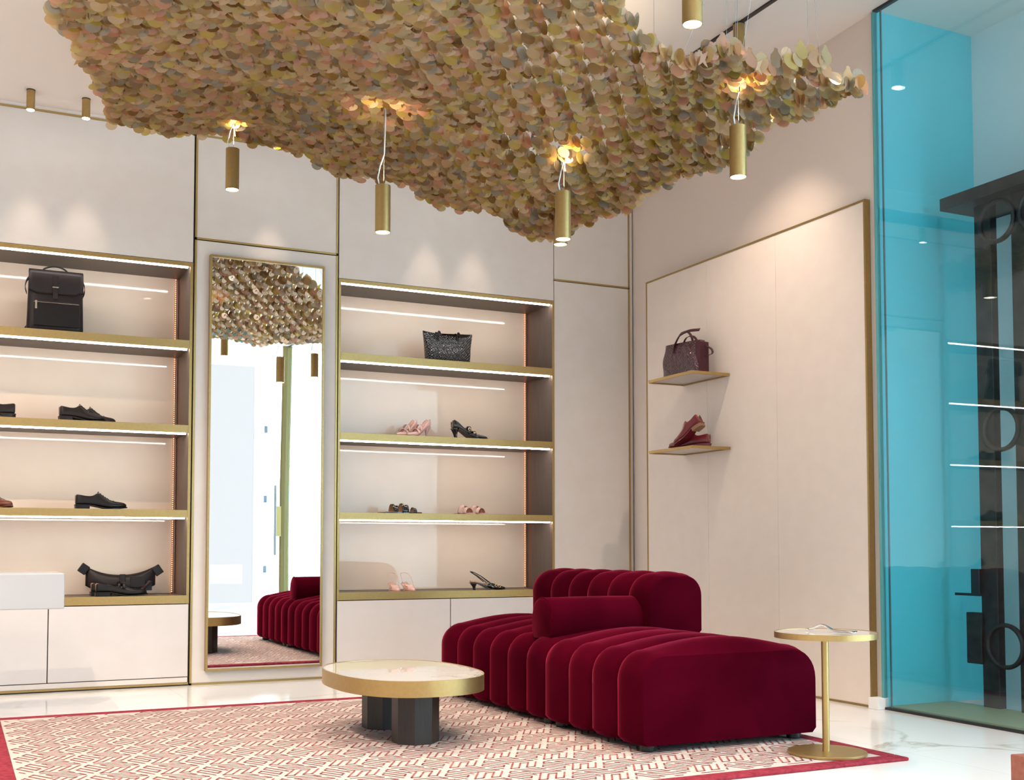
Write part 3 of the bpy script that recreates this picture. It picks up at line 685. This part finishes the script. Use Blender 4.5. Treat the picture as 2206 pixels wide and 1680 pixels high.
# ------------------------------------------------------------------ shoes
def interp(tb, x):
    for (a, va), (b, vb) in zip(tb, tb[1:]):
        if x <= b:
            u = 0 if b == a else max(0, (x - a) / (b - a)); u = u * u * (3 - 2 * u) if False else u
            return tuple(p + (q - p) * u for p, q in zip(va, vb)) if isinstance(va, tuple) else va + (vb - va) * u
    return tb[-1][1]
def shoe(name, label, loc, rz, L, mu, ml, ms, rows, sole=.008, heel=None, group=None, laces=None, cap=None, ry=0, rx=0, scale=1):
    """rows: (x/L, ground-lift of sole bottom, half width, side height, open?)  heel at x=0, toe at x=L"""
    t = thing(name, label, 'shoe', loc, rz, group, rx=rx, ry=ry)
    t.scale = (scale,) * 3
    rings = []; lin = []
    for xx, zb, wd, h, op in rows:
        x = xx * L; z = zb + sole
        sh = -.10 * wd * math.sin(PI * xx)          # slight inward curve
        if op: half = [(0, z), (.85 * wd, z), (wd, z + .22 * h), (.93 * wd, z + .62 * h), (.80 * wd, z + h), (.68 * wd, z + h * .96), (.60 * wd, z + .012), (0, z + .008)]
        else: half = [(0, z), (.85 * wd, z), (wd, z + .25 * h), (.90 * wd, z + .60 * h), (.64 * wd, z + .87 * h), (.42 * wd, z + .96 * h), (.2 * wd, z + .99 * h), (0, z + h)]
        ring = [(x, sh + a, b) for a, b in half] + [(x, sh - a, b) for a, b in half[-2:0:-1]]
        rings.append(ring)
        if op: lin.append([(x, sh + a, b) for a, b in ((.675 * wd, z + h * .95), (.595 * wd, z + .0135), (0, z + .0095), (-.595 * wd, z + .0135), (-.675 * wd, z + h * .95))])
    up = MB().rings(rings).obj('upper', mu, t, smooth=True, sub=2)
    if len(lin) > 1: MB().rings(lin, False, False).obj('lining', ml, t, smooth=True)
    # sole
    so = []
    for xx, zb, wd, h, op in rows:
        x = xx * L; sh = -.10 * wd * math.sin(PI * xx); a = wd * .93 + .003
        if xx == rows[0][0]: x -= .003
        if xx == rows[-1][0]: x += .004
        so.append([(x, sh + a, zb), (x, sh + a, zb + sole), (x, sh - a, zb + sole), (x, sh - a, zb)])
    MB().rings(so).obj('sole', ms, t, bevel=.001)
    if heel:
        kind, x1, ht = heel
        if kind == 'block':
            so = []
            for xx in (0, .06, .14, .22, x1):
                wd = interp([(r[0], r[2]) for r in rows], xx) * .92 + .003
                so.append([(xx * L - (.002 if xx == 0 else 0), wd, 0), (xx * L - (.002 if xx == 0 else 0), wd, ht + .001), (xx * L, -wd, ht + .001), (xx * L, -wd, 0)])
            MB().rings(so).obj('heel', ms if len(heel) < 4 else L_heel, t, bevel=.001)
        else:
            x0, r0 = (.03, .009); m = MB(); rr = []
            for k in range(7):
                u = k / 6; z = ht * (1 - u); r = (.0225 * (1 - u) ** 2.2 + .006) if kind == 'stiletto' else (.022 * (1 - u) ** 1.8 + .0065 + (.004 * max(0, u - .75) * 4))
                xc = .022 + .008 * u
                rr.append([(xc + r * math.cos(2 * PI * i / 10), r * .9 * math.sin(2 * PI * i / 10), z) for i in range(10)])
            m.rings(rr[::-1]).obj('heel', ms, t, smooth=True)
    if laces:
        x0, x1, n = laces
        m = MB()
        for k in range(n):
            xx = x0 + (x1 - x0) * k / max(1, n - 1); hh = interp([(r[0], r[3]) for r in rows], xx); zb = interp([(r[0], r[1]) for r in rows], xx) + sole; wd = interp([(r[0], r[2]) for r in rows], xx)
            sh = -.10 * wd * math.sin(PI * xx)
            m.tube([(xx * L - .004, sh + .62 * wd, zb + hh * .88), (xx * L, sh, zb + hh + .005), (xx * L + .004, sh - .62 * wd, zb + hh * .88)], .0022, 6)
        m.obj('laces', mu if laces else mu, t, smooth=True)
    if cap:
        hh = interp([(r[0], r[3]) for r in rows], cap); zb = interp([(r[0], r[1]) for r in rows], cap) + sole; wd = interp([(r[0], r[2]) for r in rows], cap); sh = -.10 * wd * math.sin(PI * cap)
        MB().tube([(cap * L - .01 * math.cos(a) ** 2, sh + wd * 1.0 * math.cos(a), zb + .003 + (hh + .001) * math.sin(a)) for a in [PI * k / 12 for k in range(13)]], .0015, 5).obj('toe_cap_seam', mu, t)
    return t
OX = [(0, 0, .020, .058, 1), (.03, 0, .030, .064, 1), (.12, 0, .033, .058, 1), (.25, 0, .033, .052, 1), (.34, 0, .034, .060, 1), (.40, 0, .035, .076, 1), (.42, 0, .036, .088, 0), (.50, 0, .039, .076, 0), (.60, 0, .043, .058, 0), (.72, .001, .045, .043, 0), (.84, .003, .041, .036, 0), (.93, .006, .031, .030, 0), (.985, .008, .016, .020, 0), (1.0, .009, .006, .010, 0)]
def lift(rows, ht=.022, x=.30):   # raise the rear for a heel
    return [(a, b + ht * max(0, min(1, (.58 - a) / .3)), c, d, e) for a, b, c, d, e in rows]
OXH = lift(OX, .020)
def oxford(label, x, y, z, rz, mu, L=.30, group=None, ml=L_tan, **kw):
    return shoe('lace_up_shoe', label, (x, y, z), rz, L, mu, ml, mu if 'ms' not in kw else kw.pop('ms'), OXH, .007, ('block', .27, .020), group, (.44, .62, 5), kw.pop('cap', .74), **kw)
Z1, Z2, Z3, Z4 = 2.155, 1.62, 1.088, .556
gA = 'black oxford pair in the left cabinet'
oxford('black lace-up oxford in the left cabinet, the front shoe of the overlapping pair', .560, 7.345, Z2, math.radians(6), L_brownblack, .268, gA)
oxford('black lace-up oxford in the left cabinet, the rear shoe half hidden behind its twin', .628, 7.465, Z2, math.radians(4), L_brownblack, .275, gA)
oxford('single black cap-toe lace-up shoe standing alone on a shelf of the left cabinet', .660, 7.350, Z3, math.radians(2), L_black, .300)
oxford('dark lace-up shoe cut by the left picture edge, beside the black oxford pair', .315, 7.35, Z2, math.radians(186), L_brownblack, .29)
oxford('cognac brown shoe cut by the left picture edge, toe towards the room', .14, 7.55, Z3, math.radians(-56), L_cognac, .29)
LOAF = [(0, 0, .020, .050, 1), (.03, 0, .030, .056, 1), (.12, 0, .032, .052, 1), (.25, 0, .033, .046, 1), (.38, 0, .035, .040, 1), (.47, 0, .037, .042, 1), (.49, 0, .038, .056, 0), (.56, 0, .041, .052, 0), (.64, 0, .044, .045, 0), (.75, .001, .045, .037, 0), (.86, .004, .040, .032, 0), (.94, .007, .030, .027, 0), (.985, .009, .015, .018, 0), (1.0, .010, .006, .009, 0)]
for k, (x, y, r, lb) in enumerate(((.787, 7.37, 2, 'front one'), (.770, 7.46, 6, 'rear one'))):
    t = shoe('loafer', 'black leather loafer before the belt bag on the bottom shelf, ' + lb + ' of the pair', (x, y, Z4), math.radians(r), .305, L_black, L_tan, L_black, lift(LOAF, .020), .007, ('block', .27, .020), 'black loafers on the bottom shelf')
    MB().tube([(.158, .036, .05), (.162, .022, .074), (.166, 0, .082), (.166, -.022, .074), (.162, -.040, .05)], .006, 8, .010).obj('saddle_strap', L_black, t, smooth=True)
    MB().tube([(.235, .034, .052), (.262, .015, .050), (.268, 0, .050), (.262, -.02, .050), (.235, -.040, .052)], .0015, 6).obj('apron_seam', L_black, t)
# burgundy pair on the right wall shelf
t = oxford('burgundy lace-up shoe lying flat on the lower right wall shelf', 4.350, 5.990, 1.494, math.radians(121), L_burg, .285, 'burgundy lace-up pair')
t = oxford('burgundy lace-up shoe propped nose-down on its twin on the lower right wall shelf', 4.245, 5.915, 1.622, math.radians(104), L_burg, .26, 'burgundy lace-up pair', ry=math.radians(28))
for ch in t.children:
    if ch.name.startswith('heel'): ch.data.materials[0] = L_heel

def pump(name, label, x, y, z, rz, mu, ml, L=.25, ht=.075, kind='stiletto', straps=0, buckle=False, sling=False, group=None):
    R = [(0, 0, .018, .052, 1), (.05, 0, .026, .056, 1), (.16, 0, .028, .040, 1), (.30, 0, .027, .022, 1), (.45, 0, .030, .018, 1), (.58, 0, .036, .020, 1), (.64, 0, .038, .024, 1), (.66, 0, .038, .032, 0), (.76, .0, .035, .028, 0), (.87, .001, .025, .021, 0), (.95, .003, .013, .015, 0), (1, .004, .003, .007, 0)]
    if sling: R = [(0, 0, .018, .006, 1), (.05, 0, .025, .006, 1), (.16, 0, .027, .006, 1), (.30, 0, .026, .007, 1), (.42, 0, .028, .012, 1), (.50, 0, .034, .034, 1), (.56, 0, .037, .042, 1), (.60, 0, .038, .046, 0), (.74, .0, .036, .034, 0), (.86, .001, .026, .024, 0), (.95, .003, .013, .016, 0), (1, .004, .003, .007, 0)]
    R = [(a, b + ht * (lambda s: s * s * (3 - 2 * s))(max(0, min(1, (.70 - a) / .62))), c, d, e) for a, b, c, d, e in R]
    t = shoe(name, label, (x, y, z), rz, L, mu, ml, mu, R, .003, (kind, .1, ht), group)
    zs = lambda xx: interp([(r[0], r[1]) for r in R], xx)
    wi = lambda xx: interp([(r[0], r[2]) for r in R], xx)
    hs = {0: (), 1: (.50,), 2: (.46, .60)}[straps]
    for k, s in enumerate(hs):
        zz = zs(s); wd = wi(s)
        ribbon = [[(s * L + d, -.1 * wd + (wd + .002) * math.cos(a), zz + .012 + (.050 - .012 * k) * math.sin(a)) for d in (-.012, .012)] for a in [PI * q / 12 for q in range(13)]]
        MB().rings(ribbon, False, False).obj('strap', mu, t, smooth=True, solid=.003)
        if buckle:
            MB().torus((s * L, -.1 * wd - (wd + .003) * math.cos(.5), zz + .012 + .05 * math.sin(.6)), .008, .0018, 'y', 20, 6).obj('buckle', M_gold, t, smooth=True)
    if sling:
        a = (.50 * L, .034, zs(.5) + .040); b = (.50 * L, -.040, zs(.5) + .040)
        ctrl = [a, (.25 * L, .034, ht + .050), (.06 * L, .026, ht + .075), (-.01 * L, 0, ht + .082), (.06 * L, -.028, ht + .075), (.25 * L, -.036, ht + .050), b]
        MB().tube(ctrl, .0035, 6, .0015).obj('sling_strap', mu, t, smooth=True)
        MB().torus((.68 * L, -.038, zs(.68) + .030), .0085, .002, 'y', 20, 6).obj('buckle', M_gold, t, smooth=True)
        MB().torus((.78 * L, -.034, zs(.78) + .026), .0085, .002, 'y', 20, 6).obj('buckle', M_gold, t, smooth=True)
    return t
g1 = 'pink strapped pumps'; g2 = 'black patent buckled pumps'
pump('heeled_pump', 'pink patent strapped pump, the front shoe of the pair above the pink sandals', 2.985, 7.40, Z2, math.radians(206), L_pink, L_nude, .225, .075, 'stiletto', 2, True, group=g1)
pump('heeled_pump', 'pink patent strapped pump, the left shoe of the pair above the pink sandals', 2.905, 7.46, Z2, math.radians(214), L_pink, L_nude, .225, .075, 'stiletto', 2, True, group=g1)
pump('heeled_pump', 'black patent pump with gold buckles, front one, beside the pink pumps', 3.145, 7.36, Z2, math.radians(-10), L_patent, L_tan, .255, .075, 'stiletto', 2, True, group=g2)
pump('heeled_pump', 'black patent pump with gold buckles, rear one, beside the pink pumps', 3.170, 7.44, Z2, math.radians(-2), L_patent, L_tan, .25, .075, 'stiletto', 2, True, group=g2)
g3 = 'pink slingbacks'; g4 = 'black slingbacks'
pump('slingback_shoe', 'pink pointed slingback facing the room on the bottom shelf, left one', 2.745, 7.50, Z4, math.radians(-98), L_pink, L_nude, .215, .045, 'kitten', 0, sling=True, group=g3)
pump('slingback_shoe', 'pink pointed slingback facing the room on the bottom shelf, right one', 2.838, 7.50, Z4, math.radians(-92), L_pink, L_nude, .215, .045, 'kitten', 0, sling=True, group=g3)
pump('slingback_shoe', 'black patent slingback with gold eyelets on the bottom shelf, front one', 3.290, 7.37, Z4, math.radians(-4), L_patent, L_tan, .265, .048, 'kitten', 0, sling=True, group=g4)
pump('slingback_shoe', 'black patent slingback with gold eyelets on the bottom shelf, rear one', 3.325, 7.45, Z4, math.radians(3), L_patent, L_tan, .25, .048, 'kitten', 0, sling=True, group=g4)

def sandal(label, x, y, z, rz, ms, mi, L, bands, group, buckle=None):
    t = thing('slide_sandal', label, 'sandal', (x, y, z), rz, group)
    N = 20; pr = lambda u: .036 * math.sin(PI * min(1, max(0, u * .96 + .02))) ** .45 * (1 + .12 * (u - .5)) * (.86 if u < .45 else 1)
    top = [(u / N * L, pr(u / N)) for u in range(N + 1)]
    P = top + [(a, -b) for a, b in top[::-1]]
    MB().prism(P, 0, .008).obj('sole', ms, t); MB().prism([(a * .985 + .002, b * .94) for a, b in P], .008, .011).obj('footbed', mi, t)
    for k, (s, wd, hh, sk) in enumerate(bands):
        w0 = pr(s) + .002
        m = MB(); m.rings([[(s * L + d + sk * math.cos(a), w0 * math.cos(a), .006 + hh * math.sin(a) * (1.05 if d < 0 else .92)) for d in (-wd / 2, -wd / 4, 0, wd / 4, wd / 2)] for a in [PI * q / 14 for q in range(15)]], False, False)
        b = m.obj('band', ms if ms is not L_patent else L_patent, t, smooth=True, solid=.003)
        m = MB(); m.rings([[(s * L + d + sk * math.cos(a), (w0 - .003) * math.cos(a), .006 + (hh - .004) * math.sin(a) * (1.05 if d < 0 else .92)) for d in (-wd / 2.1, 0, wd / 2.1)] for a in [PI * q / 14 for q in range(15)]], False, False)
        m.obj('band_lining', mi, t, smooth=True)
    if buckle:
        s, hh = buckle
        for a in (.9, 1.25, 1.6): MB().torus((s * L - .012, -(pr(s) + .004) * math.cos(a), .008 + hh * math.sin(a)), .0065, .0018, 'y', 16, 6).obj('gold_link', M_gold, t, smooth=True)
    return t
g5 = 'black flat sandals'; g6 = 'pink flat sandals'
BB = [(.50, .050, .058, .0), (.78, .026, .034, 0)]
sandal('black patent slide sandal with gold links, front one, left on the shelf', 2.648, 7.345, Z3, math.radians(2), L_patent, L_tan, .262, BB, g5, (.50, .056))
sandal('black patent slide sandal with gold links, rear one of its pair', 2.625, 7.45, Z3, math.radians(6), L_patent, L_tan, .255, BB, g5, (.50, .056))
PB = [(.46, .040, .060, .004), (.68, .036, .044, -.004)]
sandal('pale pink two-band slide sandal, left one of the pair', 3.235, 7.52, Z3, math.radians(-78), L_pink, L_nude, .235, PB, g6)
sandal('pale pink two-band slide sandal, right one of the pair', 3.325, 7.52, Z3, math.radians(-76), L_pink, L_nude, .235, PB, g6)

# ------------------------------------------------------------------ bags
def sheet(name, m, parent, f, nu, nv, solid=0, sub=0, two=False):
    mb = MB(); mb.rings([[f(i / nu, j / nv) for j in range(nv + 1)] for i in range(nu + 1)], False, False)
    return mb.obj(name, m, parent, smooth=True, solid=solid, sub=sub)
def bagbody(name, m, parent, W, H, D, wtop=1.0, dtop=.3, dip=0.0, sag=0, nu=24, nv=14, wav=0.0, lean=0):
    """closed body: rings from bottom to top, rounded rectangle section"""
    rings = []
    for j in range(nv + 1):
        v = j / nv; ww = W / 2 * (1 + (wtop - 1) * v); dd = D / 2 * (1 + (dtop - 1) * v ** 1.2)
        if j == 0: ww *= .97; dd *= .92
        ring = []
        for i in range(nu):
            t = 2 * PI * i / nu; c, s_ = math.cos(t), math.sin(t); n = 5
            x = ww * math.copysign(abs(c) ** (2 / n), c); y = dd * math.copysign(abs(s_) ** (2 / n), s_)
            z = H * v - dip * v ** 2 * (1 - (x / ww) ** 2)
            y += wav * math.sin(x / W * 9 + v * 5) * math.sin(PI * v) * (1 if s_ < 0 else .4) + sag * math.sin(PI * v) * (1 - (x / ww) ** 2) * (-1 if s_ < 0 else 1)
            ring.append((x, y + lean * v, z))
        rings.append(ring)
    mb = MB(); mb.rings(rings); return mb.obj(name, m, parent, smooth=True)
def pth(pts, n=24):
    """catmull-rom through points"""
    P = [Vector(p) for p in pts]; P = [P[0] * 2 - P[1]] + P + [P[-1] * 2 - P[-2]]; out = []
    for i in range(1, len(P) - 2):
        for k in range(n // (len(P) - 3)):
            t = k / (n // (len(P) - 3)); a, b, c, d = P[i - 1:i + 3]
            out.append(.5 * ((2 * b) + (c - a) * t + (2 * a - 5 * b + 4 * c - d) * t * t + (3 * b - a - 3 * c + d) * t ** 3))
    out.append(P[-2]); return out
def ribbon(name, m, parent, pts, wv, th=.003, n=30):
    q = pth(pts, n); wv = Vector(wv); mb = MB()
    mb.rings([[p - wv, p + wv] for p in q], False, False); return mb.obj(name, m, parent, smooth=True, solid=th)

# backpack
bp = thing('backpack', 'black leather flap backpack standing on the top shelf of the left cabinet', 'backpack', (.532, 7.42, Z1))
bagbody('body', L_pack, bp, .325, .37, .115, .94, .75, 0, .008, 32, 14)
def flap(u, v):
    x = (u - .5) * .305 * (1 + .02 * v); a = v * 1.0
    if v < .35: t = v / .35; y = .03 - .085 * t; z = .372 + .012 * math.sin(PI * t)
    else: t = (v - .35) / .65; y = -.058 - .010 * math.sin(PI * t); z = .368 - .125 * t - .012 * (abs(u - .5) < .42) * t
    return (x, y, z)
sheet('flap', L_pack, bp, flap, 14, 14, .005)
MB().box(-.020, .010, -.076, -.070, .20, .345).obj('closing_strap', L_pack, bp, bevel=.002)
MB().box(-.023, .013, -.080, -.075, .268, .275).obj('buckle', M_chrome, bp, bevel=.001)
MB().box(-.125, .135, -.068, -.060, .035, .185).obj('front_pocket', L_black, bp, bevel=.003)
MB().box(-.125, .13, -.0695, -.0665, .176, .179).obj('zip', M_chrome, bp)
MB().box(-.118, -.106, -.074, -.069, .135, .185).obj('zip_pull', M_chrome, bp, bevel=.001)
MB().tube(pth([(-.07, .02, .375), (-.065, .02, .40), (-.02, .02, .418), (.03, .02, .416), (.065, .02, .395), (.07, .02, .372)]), .005, 8).obj('carry_handle', L_black, bp, smooth=True)
for s in (-1, 1):
    ribbon('side_strap', L_black, bp, [(s * .150, -.03, .33), (s * .166, -.0, .31), (s * .170, .03, .28), (s * .160, .05, .25)], (0, .004, .010))
    ribbon('shoulder_strap', L_black, bp, [(s * .05, .06, .35), (s * .08, .085, .20), (s * .14, .07, .06), (s * .18, .05, .006), (s * .165, .045, .003)], (.015, 0, 0))

# black woven tote
tt = thing('tote_bag', 'shiny black woven leather tote bag on the top shelf of the right cabinet', 'handbag', (3.132, 7.42, Z1))
bagbody('body', L_weave, tt, .315, .222, .12, 1.20, .30, .045, .012, 40, 16, .006)
for s in (-1, 1):
    for y in (-.022, .030):
        ribbon('handle', L_black, tt, [(s * .075 - .012, y - .004, .155), (s * .075 - .008, y - .002, .205), (s * .075 + .0, y + .004, .226), (s * .075 + .012, y + .012, .216), (s * .075 + .014, y + .014, .18)], (.006, 0, 0), .004)
    MB().cyl((0, 0), .013, -.002, .002, 20).obj('handle_tab', L_black, tt)
    q = tt.children[-1]; q.rotation_euler = (PI / 2, 0, 0); q.location = (s * .075 - .010, -.030, .150)

# belt bag with tag
bb = thing('belt_bag', 'black leather belt bag lying behind the loafers on the bottom shelf', 'bag', (.955, 7.53, Z4))
def bbag(u, v):
    x = (u - .5) * .42; top = .128 + .055 * (abs(2 * u - 1)) ** 2.2; bot = .004 + .10 * max(0, abs(2 * u - 1) - .35) ** 1.3 * 1.0
    th = .05 * (1 - abs(2 * u - 1) ** 3)
    t = 2 * PI * v; z = (top + bot) / 2 + (top - bot) / 2 * math.cos(t); y = -th * math.sin(t)
    return (x, y, z)
m = MB(); m.rings([[bbag(i / 24, j / 20) for j in range(20)] for i in range(25)]); m.obj('body', L_pack, bb, smooth=True)
for s in (-1, 1):
    MB().box(-.026, .026, -.014, .014, -.030, .030).obj('strap_end', L_black, bb, bevel=.004); q = bb.children[-1]; q.location = (s * .222, -.004, .160 - .006 * s); q.rotation_euler = (0, s * math.radians(-35), 0)
MB().box(-.014, .022, -.054, -.046, .02, .132).obj('front_strap', L_pack, bb, bevel=.003)
MB().box(.05, .14, -.050, -.044, .05, .118).obj('front_pocket', L_pack, bb, bevel=.003)
m = MB().box(.145, .185, -.03, -.024, .028, .090); m.obj('hang_tag', L_black, bb, bevel=.001)
m = MB()
for k in range(7): 
    a = (.120 + k * .0065, -.0515, .036 + k * .0062); m.tube([a, (a[0] + .004, a[1], a[2] + (.010 if k in (0, 3, 5) else .005)), (a[0] + .0062, a[1], a[2] + .004)], .0008, 5)
m.obj('red_script_mark', M_redtext, bb)
MB().tube([(.10, -.045, .015), (.175, -.045, .085)], .010, 8, .002).obj('lower_strap', L_black, bb)

# burgundy tote on the wall shelf (long side towards the room, standing along the wall)
bt = thing('tote_bag', 'burgundy woven leather tote bag with long handles on the upper right wall shelf', 'handbag', (4.285, 6.165, 1.963), math.radians(-78))
bagbody('body', L_weaveb, bt, .335, .225, .115, .93, .62, .0, .006, 40, 16, .014)
MB().box(.128, .168, -.045, .045, .01, .215).obj('side_panel', L_burgd, bt, bevel=.006)
for y, hgt, d in ((-.04, .085, .02), (.035, .05, -.01)):
    ribbon('handle', L_burgd, bt, [(-.065, y, .165), (-.05, y - .003, .215), (-.01, y + d, .225 + hgt * .8), (.05, y + d, .235 + hgt * .62), (.085, y + d, .215 + hgt * .2), (.075, y, .19)], (0, .009, .004), .004)
ribbon('shoulder_strap', L_burgd, bt, [(-.06, -.045, .20), (-.01, -.05, .262), (.07, -.05, .288), (.17, -.045, .284)], (0, .006, .009), .004)
ribbon('shoulder_strap', L_burgd, bt, [(.165, .01, .19), (.21, .02, .16), (.215, .02, .13), (.165, .01, .12)], (.0, .008, .003), .004)
